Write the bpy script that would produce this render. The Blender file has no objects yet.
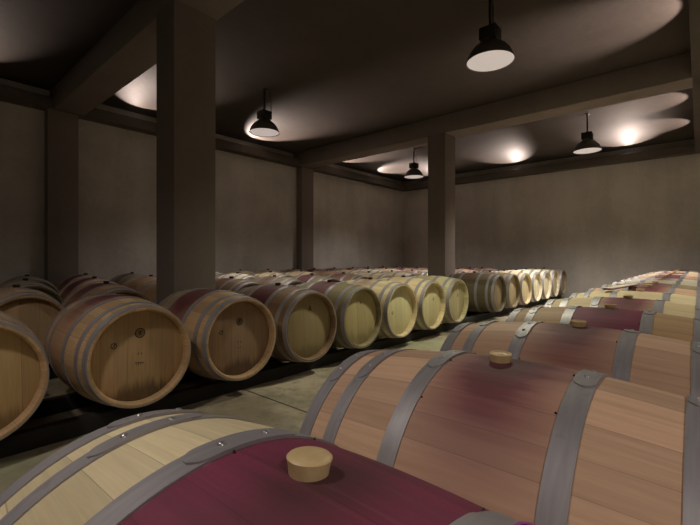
import bpy, bmesh, math, random
from mathutils import Vector, Matrix
PI = math.pi
C = bpy.context.scene.collection
sc = bpy.context.scene
rnd = random.Random(7)

# ------------------------------------------------------------------ sizes
ZC = 0.432                    # height of a barrel's axis above the floor
CAM_Z = ZC + 0.5877
RB, RE, HL = 0.34, 0.296, 0.455   # bilge radius, end radius, half length
CEIL = CAM_Z + 2.68
BEAM = CAM_Z + 2.335
V_WALL, U_WALL = 7.84, 11.87
V_RIGHT, U_NEAR = -4.6, -3.2
PU1, PU2, PS = 1.70, 6.81, 0.415
PV0, PV1 = 3.567, 3.935

# ------------------------------------------------------------------ nodes
def mat(name):
    m = bpy.data.materials.new(name); m.use_nodes = True
    nt = m.node_tree
    return m, nt, nt.nodes['Principled BSDF']
class N:
    def __init__(s, nt): s.nt = nt
    def new(s, t, **kw):
        n = s.nt.nodes.new(t)
        for k, v in kw.items(): setattr(n, k, v)
        return n
    def put(s, sock, v):
        if isinstance(v, (int, float)): sock.default_value = v
        elif isinstance(v, (tuple, list)):
            sock.default_value = v if len(v) == len(sock.default_value) else tuple(v)[:len(sock.default_value)]
        elif v is not None: s.nt.links.new(v, sock)
    def m(s, op, a, b=None, c=None, clamp=False):
        n = s.new('ShaderNodeMath', operation=op, use_clamp=clamp)
        s.put(n.inputs[0], a); s.put(n.inputs[1], b)
        if c is not None: s.put(n.inputs[2], c)
        return n.outputs[0]
    def mix(s, f, a, b, blend='MIX'):
        n = s.new('ShaderNodeMix', data_type='RGBA', blend_type=blend)
        s.put(n.inputs[0], f); s.put(n.inputs[6], a); s.put(n.inputs[7], b)
        return n.outputs[2]
    def ss(s, v, lo, hi, a=0.0, b=1.0):
        n = s.new('ShaderNodeMapRange', interpolation_type='SMOOTHSTEP')
        s.put(n.inputs[0], v); s.put(n.inputs[1], lo); s.put(n.inputs[2], hi); s.put(n.inputs[3], a); s.put(n.inputs[4], b)
        return n.outputs[0]
    def xyz(s, x, y, z):
        n = s.new('ShaderNodeCombineXYZ')
        for i, v in enumerate((x, y, z)): s.put(n.inputs[i], v)
        return n.outputs[0]
    def noise(s, vec, scale, detail=3, rough=.55):
        n = s.new('ShaderNodeTexNoise'); s.put(n.inputs['Vector'], vec)
        n.inputs['Scale'].default_value = scale; n.inputs['Detail'].default_value = detail
        n.inputs['Roughness'].default_value = rough
        return n.outputs['Fac']
    def white(s, w):
        n = s.new('ShaderNodeTexWhiteNoise', noise_dimensions='1D'); s.put(n.inputs['W'], w); return n.outputs['Value']
    def objxyz(s):
        t = s.new('ShaderNodeTexCoord'); q = s.new('ShaderNodeSeparateXYZ')
        s.nt.links.new(t.outputs['Object'], q.inputs[0]); return t.outputs['Object'], q.outputs
    def bump(s, h, strength, dist=.004):
        n = s.new('ShaderNodeBump'); s.put(n.inputs['Height'], h)
        n.inputs['Strength'].default_value = strength; n.inputs['Distance'].default_value = dist
        return n.outputs[0]
def grey(n, v):
    q = n.new('ShaderNodeCombineColor')
    for i in range(3): n.put(q.inputs[i], v)
    return q.outputs[0]

def stave_material():
    m, nt, b = mat('oak_staves'); n = N(nt)
    o, (x, y, z) = n.objxyz()
    oi = n.new('ShaderNodeObjectInfo')
    ang = n.m('ARCTAN2', x, z)
    r = oi.outputs['Random']
    t = n.m('MULTIPLY_ADD', ang, 26/(2*PI), n.m('MULTIPLY', r, 7.0))
    t = n.m('ADD', t, n.m('MULTIPLY', n.m('SINE', n.m('MULTIPLY', t, 1.7)), .22))
    idx = n.m('FLOOR', t); fr = n.m('SUBTRACT', t, idx)
    sv = n.white(n.m('MULTIPLY_ADD', r, 91.0, idx))
    gvec = n.xyz(n.m('MULTIPLY', ang, 30.0), n.m('MULTIPLY', y, 3.2), n.m('MULTIPLY_ADD', r, 40., n.m('MULTIPLY', sv, 9.)))
    g = n.noise(gvec, 1.0, 5, .65)
    g2 = n.noise(n.xyz(n.m('MULTIPLY', ang, 7.0), n.m('MULTIPLY', y, 2.0), n.m('MULTIPLY_ADD', sv, 5., n.m('MULTIPLY', r, 17.))), 1.3, 3)
    k = n.m('MULTIPLY', n.m('MULTIPLY_ADD', sv, .30, .84), n.m('MULTIPLY_ADD', g, .55, .70))
    wood = n.mix(1.0, oi.outputs['Color'], grey(n, k), 'MULTIPLY')
    wood = n.mix(n.ss(g2, .52, .78, 0, .35), wood, n.mix(1.0, wood, (.74, .60, .46, 1), 'MULTIPLY'))
    # wine staining: a band between the bilge hoops, strongest round the bung hole
    s = oi.outputs['Alpha']
    ay = n.m('ABSOLUTE', y)
    wob = n.m('MULTIPLY', n.m('SUBTRACT', g2, .5), .10)
    band = n.ss(n.m('ADD', ay, n.m('MULTIPLY', wob, .25)), .132, .158, 1, 0)
    dist = n.m('SQRT', n.m('ADD', n.m('POWER', n.m('DIVIDE', y, .15), 2.0), n.m('POWER', n.m('DIVIDE', ang, .95), 2.0)))
    dist = n.m('ADD', dist, n.m('MULTIPLY', n.m('SUBTRACT', g2, .5), .5))
    blot = n.ss(dist, .0, 1.45, 1, 0)
    spread = n.m('MULTIPLY_ADD', s, 2.0, -1.0, clamp=True)
    amt = n.m('MULTIPLY', n.m('MULTIPLY', n.m('ADD', blot, spread, clamp=True), n.m('MULTIPLY', s, 2.0, clamp=True)), band)
    amt = n.m('MULTIPLY', amt, n.m('MULTIPLY_ADD', g, .36, .86), clamp=True)
    wine = n.mix(g2, (.095, .008, .036, 1), (.25, .028, .090, 1))
    core = n.ss(dist, .0, .75, 1, 0)
    wine = n.mix(n.m('MULTIPLY', n.m('GREATER_THAN', oi.outputs['Object Index'], .5), .8), wine, (.115, .035, .026, 1))
    wine = n.mix(spread, (.19, .066, .075, 1), wine)
    wine = n.mix(n.m('MULTIPLY', core, .75), wine, (.035, .010, .016, 1))
    col = n.mix(n.m('MULTIPLY', amt, .97), wood, wine)
    gap = n.m('GREATER_THAN', n.m('ABSOLUTE', n.m('SUBTRACT', fr, .5)), .491)
    col = n.mix(n.m('MULTIPLY', gap, .38), col, (.03, .018, .010, 1))
    n.put(b.inputs['Base Color'], col)
    n.put(b.inputs['Roughness'], n.m('MULTIPLY_ADD', g, .15, .55)); b.inputs['Specular IOR Level'].default_value = .3
    n.put(b.inputs['Normal'], n.bump(n.m('SUBTRACT', g, n.m('MULTIPLY', gap, 1.2)), .35, .002))
    return m

def head_material():
    m, nt, b = mat('oak_head_boards'); n = N(nt)
    o, (x, y, z) = n.objxyz()
    oi = n.new('ShaderNodeObjectInfo'); r = oi.outputs['Random']
    t = n.m('MULTIPLY_ADD', x, 11.0, n.m('MULTIPLY', r, 5.0))
    t = n.m('ADD', t, n.m('MULTIPLY', n.m('SINE', n.m('MULTIPLY', t, 2.1)), .2))
    idx = n.m('FLOOR', t); fr = n.m('SUBTRACT', t, idx)
    sv = n.white(n.m('MULTIPLY_ADD', r, 53., idx))
    g = n.noise(n.xyz(n.m('MULTIPLY', x, 85.), n.m('MULTIPLY', r, 30.), n.m('MULTIPLY', z, 4.5)), 1.0, 5, .65)
    k = n.m('MULTIPLY', n.m('MULTIPLY_ADD', sv, .26, .86), n.m('MULTIPLY_ADD', g, .5, .74))
    wood = n.mix(1.0, oi.outputs['Color'], grey(n, k), 'MULTIPLY')
    # dark seep marks climbing from the lower edge
    st = n.noise(n.xyz(n.m('MULTIPLY', x, 52.), n.m('MULTIPLY', r, 60.), n.m('MULTIPLY', z, 3.0)), 1.0, 4)
    big = n.noise(n.xyz(n.m('MULTIPLY', x, 7.), n.m('MULTIPLY', r, 60.), 0.0), 1.0, 2)
    edge = n.m('ADD', -.198, n.m('ADD', n.m('MULTIPLY', n.m('SUBTRACT', st, .5), .16), n.m('MULTIPLY', n.m('SUBTRACT', big, .40), .26)))
    mk = n.ss(n.m('SUBTRACT', z, edge), -.05, .030, 1, 0)
    col = n.mix(n.m('MULTIPLY', mk, n.m('MULTIPLY', oi.outputs['Alpha'], .9)), wood, (.022, .012, .008, 1))
    gap = n.m('GREATER_THAN', n.m('ABSOLUTE', n.m('SUBTRACT', fr, .5)), .488)
    col = n.mix(n.m('MULTIPLY', gap, .45), col, (.03, .018, .01, 1))
    n.put(b.inputs['Base Color'], col); b.inputs['Roughness'].default_value = .6
    n.put(b.inputs['Normal'], n.bump(g, .25, .002))
    return m

def metal_material():
    m, nt, b = mat('galvanised_hoop_steel'); n = N(nt)
    o, (x, y, z) = n.objxyz()
    oi = n.new('ShaderNodeObjectInfo')
    ang = n.m('ARCTAN2', x, z)
    g = n.noise(n.xyz(n.m('MULTIPLY', ang, 2.2), n.m('MULTIPLY', y, 60.), oi.outputs['Random']), 1.6, 4)
    g2 = n.noise(o, 22., 4)
    col = n.mix(g, (.25, .238, .255, 1), (.42, .40, .425, 1))
    col = n.mix(n.ss(g2, .60, .75, 0, .35), col, (.12, .085, .07, 1))
    n.put(b.inputs['Base Color'], col)
    b.inputs['Metallic'].default_value = .45
    n.put(b.inputs['Roughness'], n.m('MULTIPLY_ADD', g2, .25, .40))
    n.put(b.inputs['Normal'], n.bump(g, .12, .002))
    return m

def simple(name, col, rough=.6, metallic=0., var=0., scale=20., bump=0., sss=0.):
    m, nt, b = mat(name); n = N(nt)
    o, _ = n.objxyz()
    g = n.noise(o, scale, 4)
    c2 = tuple(max(0, c*(1-var)) for c in col) + (1,)
    c3 = tuple(min(1, c*(1+var)) for c in col) + (1,)
    n.put(b.inputs['Base Color'], n.mix(g, c2, c3))
    b.inputs['Roughness'].default_value = rough; b.inputs['Metallic'].default_value = metallic
    if bump: n.put(b.inputs['Normal'], n.bump(g, bump, .01))
    if sss:
        b.inputs['Subsurface Weight'].default_value = sss
        b.inputs['Subsurface Radius'].default_value = (.012, .008, .004)
        b.inputs['Subsurface Scale'].default_value = 1.0
    return m

def plaster(name, ca, cb, rough=.85, sc1=.9, spec=.5):
    m, nt, b = mat(name); n = N(nt)
    g = n.new('ShaderNodeNewGeometry'); q = n.new('ShaderNodeSeparateXYZ')
    nt.links.new(g.outputs['Position'], q.inputs[0]); x, y, z = q.outputs
    a = n.noise(g.outputs['Position'], sc1, 5, .6)
    f = n.noise(g.outputs['Position'], 14., 5, .65)
    d = n.noise(n.xyz(n.m('MULTIPLY', x, 2.5), n.m('MULTIPLY', y, 2.5), n.m('MULTIPLY', z, .35)), 1.0, 4)
    k = n.m('ADD', n.m('MULTIPLY', a, .5), n.m('ADD', n.m('MULTIPLY', f, .2), n.m('MULTIPLY', d, .3)))
    n.put(b.inputs['Base Color'], n.mix(n.ss(k, .36, .64), ca, cb))
    b.inputs['Roughness'].default_value = rough; b.inputs['Specular IOR Level'].default_value = spec
    n.put(b.inputs['Normal'], n.bump(f, .18, .01))
    return m

def floor_material():
    m, nt, b = mat('stained_concrete'); n = N(nt)
    g = n.new('ShaderNodeNewGeometry'); P = g.outputs['Position']
    q = n.new('ShaderNodeSeparateXYZ'); nt.links.new(P, q.inputs[0]); x, y, z = q.outputs
    a = n.noise(P, 1.6, 6, .65); f = n.noise(P, 9., 6, .7); h = n.noise(P, 45., 3)
    col = n.mix(n.ss(a, .38, .62), (.25, .215, .15, 1), (.47, .41, .30, 1))
    col = n.mix(n.ss(f, .50, .68, 0, .7), col, (.15, .135, .09, 1))
    col = n.mix(n.ss(n.noise(P, .55, 3), .50, .62, 0, .45), col, (.30, .34, .21, 1))
    col = n.mix(n.ss(h, .60, .72, 0, .35), col, (.42, .37, .27, 1))
    fr = n.m('FRACT', n.m('DIVIDE', n.m('SUBTRACT', x, 1.83), 3.0))
    j = n.m('LESS_THAN', n.m('ABSOLUTE', n.m('SUBTRACT', fr, .5)), .0028)
    fr2 = n.m('FRACT', n.m('ADD', n.m('DIVIDE', n.m('SUBTRACT', x, 1.83), 3.0), .5))
    j = n.m('LESS_THAN', n.m('ABSOLUTE', n.m('SUBTRACT', fr2, .5)), .0028)
    col = n.mix(n.m('MULTIPLY', j, .85), col, (.02, .016, .01, 1))
    n.put(b.inputs['Base Color'], col)
    n.put(b.inputs['Roughness'], n.m('MULTIPLY_ADD', a, .3, .45))
    n.put(b.inputs['Normal'], n.bump(f, .25, .01))
    return m

def emitter(name, col, strength):
    m, nt, b = mat(name)
    b.inputs['Base Color'].default_value = (.6, .58, .55, 1)
    b.inputs['Emission Color'].default_value = col; b.inputs['Emission Strength'].default_value = strength
    return m

M = dict(
    staves=stave_material(), head=head_material(), metal=metal_material(),
    rivet=simple('bright_rivet', (.42, .41, .42), .3, .7),
    nail=simple('dark_nail', (.05, .03, .025), .5, .6),
    bung=simple('cream_silicone', (.62, .46, .25), .38, 0, .18, 60., .05, .25),
    dark_bung=simple('dark_silicone', (.03, .02, .02), .5),
    ink=simple('black_ink', (.018, .013, .010), .8),
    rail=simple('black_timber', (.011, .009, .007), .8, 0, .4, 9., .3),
    wall=plaster('rough_wall_plaster', (.47, .45, .415, 1), (.64, .615, .575, 1)),
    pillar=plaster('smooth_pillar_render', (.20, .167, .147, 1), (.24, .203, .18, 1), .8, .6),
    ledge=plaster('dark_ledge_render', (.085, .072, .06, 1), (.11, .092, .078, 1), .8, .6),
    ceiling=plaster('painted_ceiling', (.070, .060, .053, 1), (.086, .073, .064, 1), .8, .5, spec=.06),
    floor=floor_material(),
    shade=simple('dark_lamp_enamel', (.13, .115, .10), .4, .3),
    box=simple('black_ballast_box', (.018, .015, .013), .6),
    steel=simple('polished_steel_collar', (.75, .74, .72), .18, 1.),
    glass=emitter('lamp_glass', (1, .86, .80, 1), .41),
    led=emitter('added_uplight_lens', (1, .88, .80, 1), .5),
    lath=simple('white_lath', (.70, .62, .55), .6, 0, .08),
    lath_edge=simple('wine_red_edge', (.09, .012, .02), .6),
    magenta=simple('magenta_plastic', (.20, .008, .20), .4),
)

# ------------------------------------------------------------------ mesh helpers
def finish(bm, name, m, smooth=40):
    me = bpy.data.meshes.new(name)
    bmesh.ops.recalc_face_normals(bm, faces=bm.faces[:])
    bm.to_mesh(me); bm.free()
    for mm in (m if isinstance(m, (list, tuple)) else [m]): me.materials.append(mm)
    if smooth:
        for p in me.polygons: p.use_smooth = True
        me.set_sharp_from_angle(angle=math.radians(smooth))
    return me
def link(name, me, parent=None, loc=(0, 0, 0), rot=(0, 0, 0)):
    o = bpy.data.objects.new(name, me); C.objects.link(o)
    o.location = loc; o.rotation_euler = rot
    if parent: o.parent = parent
    return o
def empty(name, loc, rot=(0, 0, 0)):
    o = bpy.data.objects.new(name, None); C.objects.link(o); o.location = loc; o.rotation_euler = rot
    o.empty_display_size = .1
    return o
def tag(o, label=None, cat=None, group=None, kind=None):
    if label: o['label'] = label
    if cat: o['category'] = cat
    if group: o['group'] = group
    if kind: o['kind'] = kind
    return o
def box_bm(bm, x0, x1, y0, y1, z0, z1, bev=0., mi=0):
    r = bmesh.ops.create_cube(bm, size=1)
    vs = r['verts']
    bmesh.ops.scale(bm, vec=(x1-x0, y1-y0, z1-z0), verts=vs)
    bmesh.ops.translate(bm, vec=((x0+x1)/2, (y0+y1)/2, (z0+z1)/2), verts=vs)
    fs = list({f for v in vs for f in v.link_faces})
    for f in fs: f.material_index = mi
    if bev:
        es = list({e for v in vs for e in v.link_edges})
        bmesh.ops.bevel(bm, geom=es, offset=bev, segments=2, affect='EDGES', profile=.5)
def revolve(bm, prof, seg=72, axis='Y', closed=False, a0=0., a1=2*PI, caps=False):
    """prof: list of (along axis, radius); angle 0 is +Z (axis Y) or +X (axis Z)"""
    full = abs(a1-a0-2*PI) < 1e-6
    ns = seg if full else seg+1
    rings = []
    for (h, r) in prof:
        ring = []
        for i in range(ns):
            a = a0+(a1-a0)*i/seg
            p = (r*math.sin(a), h, r*math.cos(a)) if axis == 'Y' else (r*math.cos(a), r*math.sin(a), h)
            ring.append(bm.verts.new(p))
        rings.append(ring)
    pairs = list(zip(rings, rings[1:])) + ([(rings[-1], rings[0])] if closed else [])
    for A, B in pairs:
        for i in range(seg):
            j = (i+1) % ns
            bm.faces.new((A[i], A[j], B[j], B[i]))
    if caps:
        if prof[0][1] > 1e-6: bm.faces.new(rings[0])
        if prof[-1][1] > 1e-6: bm.faces.new(rings[-1])
    if closed and not full:
        bm.faces.new([r[0] for r in rings]); bm.faces.new([r[-1] for r in rings])
    return rings

def R(y): return RB-(RB-RE)*(y/HL)**2

# ------------------------------------------------------------------ barrel meshes
def staves_mesh():
    bm = bmesh.new()
    out = [(-HL+2*HL*i/24, R(-HL+2*HL*i/24)) for i in range(25)]
    out[0] = (-HL+.004, R(HL)); out[-1] = (HL-.004, R(HL))
    def end(s):
        return [(s*HL, R(HL)-.004), (s*HL, R(HL)-.015), (s*(HL-.018), R(HL)-.025), (s*(HL-.075), R(HL)-.024)]
    prof = end(-1)[::-1] + out + end(1)
    revolve(bm, prof, 96)
    return finish(bm, 'staves', M['staves'], 30)
HOOPS = [(.410, .4535), (.318, .358), (.137, .181)]
def hoop_mesh(y0, y1, seam):
    bm = bmesh.new(); t = .0028
    revolve(bm, [(y0, R(y0)-.003), (y0, R(y0)+t), (y1, R(y1)+t), (y1, R(y1)-.003)], 96, closed=True)
    # riveted lap: a raised rounded strip end on the seam
    yc = (y0+y1)/2; w = (y1-y0)/2*.98; r0 = R(yc)
    la = .085/r0
    pts = []
    for i in range(-10, 11):
        a = la*i/10
        k = abs(i)/10
        ww = w if k < .72 else w*math.sqrt(max(.04, 1-((k-.72)/.28)**2))
        pts.append((seam+a, ww))
    top, bot = [], []
    for a, ww in pts:
        row = []
        for s in (-1, 1):
            y = yc+s*ww; r = R(y)+t
            row.append((bm.verts.new(((r+.0026)*math.sin(a), y, (r+.0026)*math.cos(a))),
                        bm.verts.new(((r-.001)*math.sin(a), y, (r-.001)*math.cos(a)))))
        top.append(row)
    for A, B in zip(top, top[1:]):
        bm.faces.new((A[0][0], A[1][0], B[1][0], B[0][0]))
        for s in (0, 1): bm.faces.new((A[s][0], B[s][0], B[s][1], A[s][1]))
    for A in (top[0], top[-1]): bm.faces.new((A[0][0], A[1][0], A[1][1], A[0][1]))
    return finish(bm, 'hoop', M['metal'], 30)
def dome_mesh(name, r, h, m):
    bm = bmesh.new()
    prof = [(0, r), (h*.45, r*.92), (h*.8, r*.62), (h, .0005)]
    revolve(bm, prof, 10, 'Z')
    bm.faces.new([v for v in bm.verts if abs(v.co.z) < 1e-9][:10])
    return finish(bm, name, m, 60)
def head_mesh():
    bm = bmesh.new()
    yh = HL-.055
    rr = R(HL)-.0235
    revolve(bm, [(yh-.022, rr), (yh-.003, rr), (yh, rr-.006)], 72)
    top = [v for v in bm.verts if abs(v.co.y-yh) < 1e-6]
    bm.faces.new(sorted(top, key=lambda v: math.atan2(v.co.x, v.co.z)))
    back = [v for v in bm.verts if abs(v.co.y-(yh-.022)) < 1e-6]
    bm.faces.new(sorted(back, key=lambda v: math.atan2(v.co.x, v.co.z)))
    return finish(bm, 'head', M['head'], 30)
def bung_mesh(m, hollow=True, r=.0265, h=.020):
    bm = bmesh.new()
    prof = [(-.004, r*.84), (h*.5, r*.92), (h-.002, r), (h, r-.002)]
    if hollow: prof += [(h, r*.80), (h-.0025, r*.77), (h-.0035, r*.30), (h-.0015, r*.26), (h-.0015, .0006)]
    else: prof += [(h+.001, r*.7), (h+.0015, .0006)]
    revolve(bm, prof, 40, 'Z')
    return finish(bm, 'bung', m, 45)

ME = dict(staves=staves_mesh(), head=head_mesh(), bung=bung_mesh(M['bung']), flat_bung=bung_mesh(M['bung'], False),
          dark_bung=bung_mesh(M['dark_bung'], False, .027, .024),
          rivet=dome_mesh('rivet', .0062, .0038, M['rivet']), nail=dome_mesh('nail', .0022, .004, M['nail']))
SEAMS = [(-.10, .06, -.22), (.05, -.14, .02), (-.32, -.26, -.05)]
HM = [[hoop_mesh(a, b, sm[i]) for i, (a, b) in enumerate(HOOPS)] for sm in SEAMS]
HM2 = [[hoop_mesh(-b, -a, -sm[i]*.8+.03) for i, (a, b) in enumerate(HOOPS)] for sm in SEAMS]

def on_surface(a, y, lift):
    r = R(y)+lift
    return (r*math.sin(a), y, r*math.cos(a)), (0, a, 0)

def barrel(u, v, wood, stain, headcol=None, drip=.3, roll=0., variant=0, detail=2, bung='bung', yaw=0., dz=0., bung_y=0., aged=1):
    t = empty('wine_barrel', (u, v, ZC-RB+dz), (0, 0, yaw))
    def part(name, me, loc=(0, 0, 0), rot=(0, 0, 0), par=None):
        o = link(name, me, par or t)
        if par: o.location = loc; o.rotation_euler = rot
        else:
            o.location = Vector((0, 0, RB)) + Matrix.Rotation(roll, 3, 'Y') @ Vector(loc)
            o.rotation_euler = (Matrix.Rotation(roll, 3, 'Y') @ Matrix.Rotation(rot[2], 3, 'Z') @ Matrix.Rotation(rot[1], 3, 'Y')).to_euler()
        return o
    s = part('staves', ME['staves']); s.color = (*wood, stain); s.pass_index = aged
    hc = headcol or wood
    for sgn in (-1, 1):
        h = part('head', ME['head'], (0, 0, 0), (0, 0, PI if sgn < 0 else 0)); h.color = (*hc, drip)
        if sgn < 0: front = h
        for i, (a, b) in enumerate(HOOPS):
            hm = (HM if sgn > 0 else HM2)[variant][i]
            hp = part('hoop', hm)
            if detail >= 2:
                sm = SEAMS[variant][i] if sgn > 0 else -SEAMS[variant][i]*.8+.03
                yc = sgn*(a+b)/2
                for da in (-.035/R(yc), .035/R(yc)):
                    loc, rot = on_surface(sm+da, yc, .0052)
                    part('rivet', ME['rivet'], loc, rot, hp)
                if i == 2:
                    for da in (-.55, -.1, .33, .62):
                        loc, rot = on_surface(sm+da, sgn*(a-.004), .0)
                        part('nail', ME['nail'], loc, rot)
    if bung: part('bung', ME[bung], (0, bung_y, RB-.001))
    return t, front

# ------------------------------------------------------------------ stamps on heads
def stamp(head, kind, x, z, size, name='stamp'):
    """a thin ink mark on a head board; x to the right as seen from outside"""
    bm = bmesh.new(); t = .0006
    def seg(x0, z0, x1, z1, w):
        d = Vector((x1-x0, z1-z0)); L = d.length; d /= L; nrm = Vector((-d.y, d.x))*w/2
        ps = [(x0+nrm.x, z0+nrm.y), (x1+nrm.x, z1+nrm.y), (x1-nrm.x, z1-nrm.y), (x0-nrm.x, z0-nrm.y)]
        bm.faces.new([bm.verts.new((p[0], 0, p[1])) for p in ps])
    def ring(r0, r1, n=28):
        A = [bm.verts.new((r0*math.cos(2*PI*i/n), 0, r0*math.sin(2*PI*i/n))) for i in range(n)]
        B = [bm.verts.new((r1*math.cos(2*PI*i/n), 0, r1*math.sin(2*PI*i/n))) for i in range(n)]
        for i in range(n): bm.faces.new((A[i], A[(i+1) % n], B[(i+1) % n], B[i]))
    if kind == 'round':
        ring(.82, 1.0); ring(.30, .42)
        for k in range(16):
            a = 2*PI*k/16; seg(.50*math.cos(a), .50*math.sin(a), .76*math.cos(a), .76*math.sin(a), .13)
        seg(-.05, -.25, .05, .3, .3)
    elif kind == 'small':
        ring(.75, 1.0); seg(-.35, -.5, .4, .45, .22); seg(.2, .5, 1.0, .9, .2)
    elif kind == 'peak':
        seg(-.55, -1, 0, .9, .28); seg(.55, -1, 0, .9, .28); seg(-.95, -.55, .95, -.75, .18)
    elif kind == 'tick':
        seg(0, -1, .1, .7, .5); seg(-.4, .2, .5, .5, .4)
    elif kind == 'knot':
        ring(.5, .8); seg(-.5, -1.3, .2, -.7, .25); seg(.1, .7, .5, 1.4, .25)
    elif kind == 'text':
        cu = bpy.data.curves.new('mark', 'FONT'); cu.body = 'TM+'; cu.size = 2.2; cu.align_x = 'CENTER'; cu.align_y = 'CENTER'
        ob = bpy.data.objects.new('mark', cu); C.objects.link(ob)
        dg = bpy.context.evaluated_depsgraph_get()
        me = bpy.data.meshes.new_from_object(ob.evaluated_get(dg)); bm.from_mesh(me)
        bmesh.ops.rotate(bm, verts=bm.verts[:], cent=(0, 0, 0), matrix=Matrix.Rotation(PI/2, 3, 'X'))
        bpy.data.objects.remove(ob); bpy.data.curves.remove(cu); bpy.data.meshes.remove(me)
    elif kind == 'dots':
        for a in (-.5, .5): seg(a-.1, -.25, a+.15, .3, .2)
    bmesh.ops.scale(bm, vec=(size, 1, size), verts=bm.verts[:])
    # the front head is turned half round, so mirror x back
    bmesh.ops.rotate(bm, verts=bm.verts[:], cent=(0, 0, 0), matrix=Matrix.Rotation(PI, 3, 'Z'))
    r = bmesh.ops.extrude_face_region(bm, geom=bm.faces[:])
    bmesh.ops.translate(bm, vec=(0, t, 0), verts=[g for g in r['geom'] if isinstance(g, bmesh.types.BMVert)])
    bmesh.ops.translate(bm, vec=(-x, HL-.055+.0002, z), verts=bm.verts[:])
    return link(name, finish(bm, name, M['ink'], 0), head)

# ------------------------------------------------------------------ barrels
ORD = 'first second third fourth fifth sixth seventh eighth ninth tenth eleventh twelfth thirteenth fourteenth fifteenth sixteenth seventeenth eighteenth'.split()
OAK = {'tan': (.50, .33, .18), 'pale': (.60, .49, .30), 'cream': (.72, .61, .39), 'rosy': (.60, .39, .265), 'brown': (.25, .16, .09),
       'lime': (.52, .48, .28), 'white': (.80, .75, .58), 'dark': (.15, .12, .07), 'grey': (.34, .28, .18), 'olive': (.24, .20, .11)}
TW = {'tan': 'tan oak', 'pale': 'pale oak', 'cream': 'cream oak', 'rosy': 'pinkish oak', 'brown': 'brown oak', 'lime': 'yellowish oak',
      'white': 'whitish oak', 'grey': 'greyish oak', 'olive': 'dull olive oak', 'dark': 'dark oak'}
def sw(s): return 'unstained middle' if s < .15 else 'faintly stained middle' if s < .42 else 'wine-stained middle' if s < .75 else 'purple-stained middle'

# near row on the right, running away to the far wall; first is closest to the camera
near = [(.287, 'cream', 1.0, 1), (.976, 'rosy', .62, 2), (1.668, 'rosy', .60, 0), (2.358, 'tan', 1.0, 1), (3.044, 'pale', .66, 0), (3.73, 'cream', .12, 2),
        (4.416, 'rosy', .62, 0), (5.10, 'grey', .55, 1), (5.786, 'white', .2, 2), (6.47, 'white', .5, 0), (7.156, 'rosy', .9, 1), (7.842, 'rosy', .8, 2),
        (8.53, 'pale', .3, 0), (9.21, 'rosy', .9, 1), (9.90, 'white', .1, 2), (10.58, 'cream', .4, 0), (11.27, 'rosy', .9, 1)]
first_right = None
for i, (u, tone, st, var) in enumerate(near):
    t, f = barrel(u, .336 if i else .311, OAK[tone], st, roll=(-.02, .0, 0, .04, -.03, .02)[i % 6] if i else .085, variant=var,
                  detail=2 if i < 4 else 1, bung='bung' if i else 'flat_bung', bung_y=(.025, .028)[i] if i < 2 else 0., dz=0. if i else .006, drip=.2, aged=0)
    lab = (f'{TW[tone]} barrel with {sw(st)}, closest to the camera at the bottom edge' if i == 0 else
           f'{TW[tone]} barrel with {sw(st)}, {ORD[i]} in the right-hand row from the camera')
    tag(t, lab, 'barrel', 'wine barrels of the right-hand row')

# front row across the aisle; heads face the aisle
front_row = [  # u, wood, stain, head colour, drip, stamps
    (.225, 'tan', .30, (.52, .36, .17), .55, ()),
    (.987, 'tan', .64, (.50, .33, .17), .75, (('round', -.0, .135, .030), ('small', -.145, .075, .017), ('text', 0., -.05, .013), ('dots', 0, .01, .018))),
    (1.687, 'tan', .85, (.31, .20, .12), .70, (('round', 0, .12, .027), ('small', -.15, .06, .016), ('dots', .0, -.03, .025), ('dots', .0, -.07, .018))),
    (2.387, 'brown', .95, (.31, .245, .125), .35, (('peak', .02, .155, .024),)),
    (3.087, 'olive', .75, (.45, .38, .19), .30, (('tick', .02, .145, .016),)),
    (3.787, 'pale', .30, (.68, .63, .37), .12, (('knot', -.13, -.01, .018),)),
    (4.487, 'pale', .15, (.70, .64, .37), .12, (('knot', .07, .07, .018),)),
    (5.187, 'lime', .20, (.60, .54, .32), .15, (('knot', .06, .07, .018),)),
    (6.704, 'dark', .30, (.30, .235, .13), .2, ()), (7.404, 'olive', .3, (.42, .35, .19), .1, ()), (8.104, 'cream', .2, (.66, .58, .34), .1, ()),
    (8.804, 'white', .0, (.84, .80, .58), .0, ()), (9.504, 'white', .0, (.84, .80, .58), .0, ()), (10.204, 'white', .1, (.72, .64, .42), .0, ()),
    (10.904, 'grey', .2, (.48, .42, .30), .0, ())]
extra = ['cut by the photo edge', 'stamped head', 'before the large pillar',
         'peaked mark on head', 'dark tick on head', 'yellowish head', 'yellowish head', 'before the gap']
for i, (u, tone, st, hc, dr, stamps) in enumerate(front_row):
    t, f = barrel(u+.030, 2.97, OAK[tone], st, hc, dr, roll=rnd.uniform(-.06, .06), variant=i % 3, detail=2 if i < 4 else 1, bung=None if i in (1, 2) else 'dark_bung',
                  yaw=rnd.uniform(-.012, .012))
    for (k, x, z, s) in stamps: stamp(f, k, x, z, s, 'lettering' if k == 'text' else 'stamp')
    if i < 8: lab = f'{TW[tone]} barrel, {ORD[i]} from left in the aisle row, {extra[i]}'
    else: lab = f'{TW[tone]} barrel, {ORD[i-8]} past the gap in the aisle row'
    tag(t, lab, 'barrel', 'wine barrels of the row facing the aisle')

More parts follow.
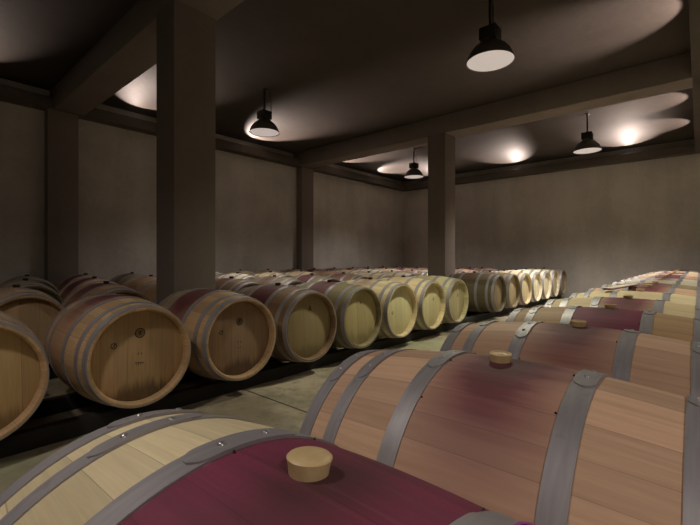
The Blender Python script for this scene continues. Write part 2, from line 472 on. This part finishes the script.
# three rows behind it
def back_row(v, u0, n, tones, place, group, skip=()):
    k = 0
    for i in range(n):
        if i in skip: continue
        tone, st = tones[i] if i < len(tones) else rnd.choice([('pale', .2), ('cream', .1), ('tan', .4), ('brown', .5)])
        t, f = barrel(u0+.70*i, v, OAK[tone], st, None, .3, roll=rnd.uniform(-.08, .08), variant=i % 3, detail=1, bung='dark_bung', yaw=rnd.uniform(-.015, .015))
        tag(t, f'{TW[tone]} barrel with {sw(st)}, {ORD[k]} from left in the {place}', 'barrel', group)
        k += 1
back_row(4.43, .73, 15, [('tan', .2), ('tan', .75), ('tan', .3), ('brown', .5), ('grey', .4), ('olive', .9), ('brown', .55), ('cream', .1), ('cream', .1), ('tan', .1),
                          ('cream', .2), ('brown', .7), ('rosy', .4), ('brown', .8), ('rosy', .6)], 'second row back', 'wine barrels of the second row')
back_row(5.77, 1.02, 15, [('olive', .3), ('rosy', .9), ('tan', .3), ('olive', .4), ('white', .1), ('cream', .1), ('cream', .2), ('tan', .4), ('cream', .1), ('white', .1),
                          ('pale', .2), ('brown', .8), ('brown', .5), ('brown', .6), ('tan', .5)], 'third row back', 'wine barrels of the third row')
back_row(7.12, 1.30, 14, [('grey', .3), ('rosy', .8), ('grey', .5), ('tan', .4), ('white', .1), ('pale', .1), ('pale', .3), ('grey', .5), ('brown', .8), ('brown', .55),
                          ('brown', .7), ('brown', .5), ('brown', .6), ('tan', .6)], 'row against left wall', 'wine barrels of the back row')

# timber rails the rows lie on
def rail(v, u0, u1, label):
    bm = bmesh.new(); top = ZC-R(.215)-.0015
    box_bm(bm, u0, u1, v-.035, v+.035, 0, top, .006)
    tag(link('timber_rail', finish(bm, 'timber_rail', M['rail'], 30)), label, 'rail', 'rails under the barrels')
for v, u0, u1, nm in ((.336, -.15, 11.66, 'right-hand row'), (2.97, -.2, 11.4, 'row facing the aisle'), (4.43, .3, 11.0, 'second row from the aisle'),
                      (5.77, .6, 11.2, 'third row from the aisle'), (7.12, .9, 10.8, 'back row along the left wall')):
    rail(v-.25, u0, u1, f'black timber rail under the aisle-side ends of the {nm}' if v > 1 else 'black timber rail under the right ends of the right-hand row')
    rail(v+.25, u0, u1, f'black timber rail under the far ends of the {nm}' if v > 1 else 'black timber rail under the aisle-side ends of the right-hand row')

# lath lying across two barrels, and the small ring by the near hoop
t = empty('flat_lath', (4.08, .475, 0))
zt = ZC+R(.20)+.004
a = math.atan2(-.10, .80)
t.location = (4.075, .49, zt+.012); t.rotation_euler = (0, 0, a)
bm = bmesh.new(); box_bm(bm, -.42, .42, -.024, .024, .004, .012, .001); link('board', finish(bm, 'board', M['lath'], 30), t)
bm = bmesh.new(); box_bm(bm, -.425, .425, -.026, .026, -.003, .004, .001); link('edging', finish(bm, 'edging', M['lath_edge'], 30), t)
tag(t, 'thin white lath with wine-red underside lying across two right-hand barrels', 'lath')

bm = bmesh.new()
revolve(bm, [(0, .0005), (0, .0105), (.022, .0135), (.030, .0145), (.032, .0130), (.032, .0095), (.027, .0085), (.027, .0005)], 32, 'Z')
tag(link('plastic_stopper', finish(bm, 'plastic_stopper', M['magenta'], 40), None, (.360, .110, ZC+.3228)),
    'small magenta plastic stopper standing on the nearest purple-stained barrel beside its hoop', 'stopper')

# ------------------------------------------------------------------ setting
def struct(name, x0, x1, y0, y1, z0, z1, m, bev=0.):
    bm = bmesh.new(); box_bm(bm, x0, x1, y0, y1, z0, z1, bev)
    return tag(link(name, finish(bm, name, m, 30 if bev else 0)), kind='structure')
struct('floor', U_NEAR-.2, U_WALL+.2, V_RIGHT-.2, V_WALL+.2, -.2, 0, M['floor'])
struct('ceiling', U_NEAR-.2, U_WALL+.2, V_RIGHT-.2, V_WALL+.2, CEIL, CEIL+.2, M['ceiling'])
struct('wall_left', U_NEAR-.2, U_WALL+.2, V_WALL, V_WALL+.2, 0, CEIL, M['wall'])
struct('wall_back', U_WALL, U_WALL+.2, V_RIGHT, V_WALL, 0, CEIL, M['wall'])
struct('wall_right', U_NEAR-.2, U_WALL+.2, V_RIGHT-.2, V_RIGHT, 0, CEIL, M['wall'])
struct('wall_near', U_NEAR-.2, U_NEAR, V_RIGHT, V_WALL, 0, CEIL, M['wall'])
LP = .24; LT = CAM_Z+2.51
def ledge(name, x0, x1, y0, y1):
    bm = bmesh.new(); box_bm(bm, x0, x1, y0, y1, BEAM, LT, .006)
    tag(link(name, finish(bm, name, M['ledge'], 0)), kind='structure')
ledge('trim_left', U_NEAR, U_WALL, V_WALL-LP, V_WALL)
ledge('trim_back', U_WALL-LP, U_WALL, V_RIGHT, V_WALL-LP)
for u, pu in ((PU1, -.05), (PU2, .13)):
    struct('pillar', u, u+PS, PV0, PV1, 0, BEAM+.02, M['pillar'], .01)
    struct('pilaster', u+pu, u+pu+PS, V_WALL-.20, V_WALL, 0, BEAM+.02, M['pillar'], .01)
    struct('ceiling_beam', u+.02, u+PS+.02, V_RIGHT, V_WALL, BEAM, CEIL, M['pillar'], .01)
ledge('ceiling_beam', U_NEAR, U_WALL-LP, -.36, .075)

# ------------------------------------------------------------------ lamps
LAMP_COL = (1.0, .89, .79)
def lamp(u, v, label, power, col=LAMP_COL, visible=True, tilt=0.):
    zo = CAM_Z+1.99
    t = empty('bay_lamp', (u, v, CEIL))
    tag(t, label, 'lamp', 'ceiling lamps')
    h = zo-CEIL
    bm = bmesh.new()
    out = [(h, .235), (h+.025, .228), (h+.08, .205), (h+.135, .165), (h+.175, .115), (h+.195, .085)]
    inn = [(z-.0, r-.006) for z, r in out][::-1]
    revolve(bm, out+inn, 48, 'Z', closed=True); link('lamp_shade', finish(bm, 'lamp_shade', M['shade'], 40), t)
    bm = bmesh.new(); revolve(bm, [(h+.006, .0006), (h+.006, .226), (h+.016, .224), (h+.016, .0006)], 48, 'Z'); link('lamp_glass', finish(bm, 'lamp_glass', M['glass'], 30), t)
    bm = bmesh.new(); revolve(bm, [(h+.195, .0006), (h+.195, .088), (h+.212, .080), (h+.212, .0006)], 32, 'Z'); link('collar', finish(bm, 'collar', M['steel'], 30), t)
    bm = bmesh.new(); box_bm(bm, -.085, .085, -.085, .085, h+.212, h+.335, .006); link('ballast_box', finish(bm, 'ballast_box', M['box'], 30), t)
    bm = bmesh.new(); box_bm(bm, -.012, .012, -.012, .012, h+.335, 0, .002)
    box_bm(bm, -.05, .05, -.03, .03, -.012, 0, .002); link('hanger', finish(bm, 'hanger', M['box'], 30), t)
    # power cable looping from the ceiling into the box
    bm = bmesh.new()
    pts = [Vector((.11, .02, -.005)), Vector((.15, .03, -.08)), Vector((.15, .03, h+.30)), Vector((.12, .02, h+.25)), Vector((.084, .0, h+.27))]
    path = []
    for i in range(len(pts)-1):
        p0, p1, p2, p3 = pts[max(0, i-1)], pts[i], pts[i+1], pts[min(len(pts)-1, i+2)]
        for k in range(6):
            q = k/6; path.append(.5*((2*p1)+(-p0+p2)*q+(2*p0-5*p1+4*p2-p3)*q*q+(-p0+3*p1-3*p2+p3)*q**3))
    path.append(pts[-1]); rings = []
    for i, p in enumerate(path):
        d = (path[min(i+1, len(path)-1)]-path[max(i-1, 0)]).normalized(); xx = d.orthogonal().normalized(); yy = d.cross(xx)
        rings.append([bm.verts.new(p+.007*(math.cos(a)*xx+math.sin(a)*yy)) for a in (0, PI/3, 2*PI/3, PI, 4*PI/3, 5*PI/3)])
    for A, B in zip(rings, rings[1:]):
        for k in range(6): bm.faces.new((A[k], A[(k+1) % 6], B[(k+1) % 6], B[k]))
    link('cable', finish(bm, 'cable', M['box'], 60), t)
    L = bpy.data.lights.new('bay_lamp_light', 'SPOT'); L.energy = power; L.color = col
    L.spot_size = math.radians(140); L.spot_blend = .9; L.shadow_soft_size = .12
    lo = bpy.data.objects.new('bay_lamp_light', L); C.objects.link(lo); lo.parent = t; lo.location = (0, 0, h-.005)
    return t
LU, LV = (-.55, 4.0, 8.48), (-2.05, 1.59, 5.22)
P0 = 325
lamp(4.01, 1.60, 'large dark bell lamp with bright round opening, nearest on the ceiling', P0*1.1, (1.0, .95, .70))
lamp(3.93, 5.20, 'dark bell lamp hanging left of the middle, near the left wall', P0*.55)
lamp(8.46, 5.27, 'small far bell lamp beside the middle pillar, near the corner', P0*.9)
lamp(8.52, 1.57, 'dark bell lamp on the right, before the far wall', P0*2.3)
lamp(-.55, 1.60, 'dark bell lamp overhead behind the camera, above the aisle', P0*.5)
lamp(-.55, 5.22, 'dark bell lamp overhead left of the camera, near the left wall', P0*.12)
lamp(-.55, -2.05, 'dark bell lamp overhead behind the camera, on its right', P0*1.25)
lamp(4.0, -2.05, 'dark bell lamp overhead right of the camera, past the long beam', P0*1.3)
lamp(8.5, -2.05, 'dark bell lamp far right past the long beam, near the far wall', P0*1.0)

# unseen uplights added on the ledges and long beam for the ceiling glow
def uplight(u, v, ang, label, power=1.0, z=LT):
    t = empty('added_uplight', (u, v, z), (0, 0, ang)); tag(t, label, 'uplight', 'added uplights on the ledges and long beam')
    bm = bmesh.new(); box_bm(bm, -.03, .03, -.10, .10, .0, .022, .003); link('housing', finish(bm, 'housing', M['box'], 30), t)
    bm = bmesh.new(); box_bm(bm, -.022, .022, -.09, .09, .022, .026); link('lens', finish(bm, 'lens', M['led'], 0), t)
    L = bpy.data.lights.new('added_uplight_light', 'SPOT'); L.energy = 1.0; L.color = (1, .80, .70); L.spot_size = math.radians(36); L.spot_blend = .5
    L.shadow_soft_size = .012; L.use_nodes = True
    nt = L.node_tree; em = nt.nodes['Emission']; fo = nt.nodes.new('ShaderNodeLightFalloff'); fo.inputs['Strength'].default_value = UP*power
    nt.links.new(fo.outputs['Constant'], em.inputs['Strength'])
    lo = bpy.data.objects.new('added_uplight_light', L); C.objects.link(lo); lo.parent = t; lo.location = (.03, 0, .036)
    lo.rotation_euler = (0, -math.radians(90+19), 0); lo.scale = (1, 3.4, 1)
UP = 350
VL, UB = V_WALL-LP+.11, U_WALL-LP+.11
for u, p, w in ((.55, .6, 'far left of the frame'), (2.95, 1.1, 'left of the large pillar'), (5.45, 2.4, 'behind the left lamp'), (8.2, 2.2, 'past the small pilaster'), (10.1, 2.2, 'nearest the corner')):
    uplight(u, VL, -PI/2, f'small added uplight on the left wall ledge, {w}', p)
for u, w in ((5.5, 'over the nearest bay'), (8.7, 'past the second cross beam'), (10.3, 'close to the far wall')):
    uplight(u, -.075, PI/2, f'small added uplight on top of the long dark beam, {w}')
for v, w in ((6.5, 'behind the middle pillar'), (3.92, 'right of the middle pillar'), (1.29, 'right of the far lamp'), (-1.0, 'at the right edge')):
    uplight(UB, v, PI, f'small added uplight on the far wall ledge, {w}', 1.35)

# ------------------------------------------------------------------ camera, world, view
cam = bpy.data.cameras.new('camera'); co = bpy.data.objects.new('camera', cam); C.objects.link(co)
th = math.radians(40.93)
co.location = (0, 0, CAM_Z)
co.rotation_euler = (PI/2, 0, math.atan2(math.sin(th), math.cos(th))-PI/2)
cam.sensor_width = 36; cam.lens = 36*403/700; cam.shift_y = -4/700; cam.clip_start = .02
sc.camera = co
w = bpy.data.worlds.new('world'); sc.world = w; w.use_nodes = True
w.node_tree.nodes['Background'].inputs[0].default_value = (.0, .0, .0, 1)
sc.view_settings.view_transform = 'Standard'; sc.view_settings.look = 'None'; sc.view_settings.gamma = 1; sc.view_settings.exposure = 0
sc.cycles.use_denoising = True
sc.cycles.max_bounces = 8
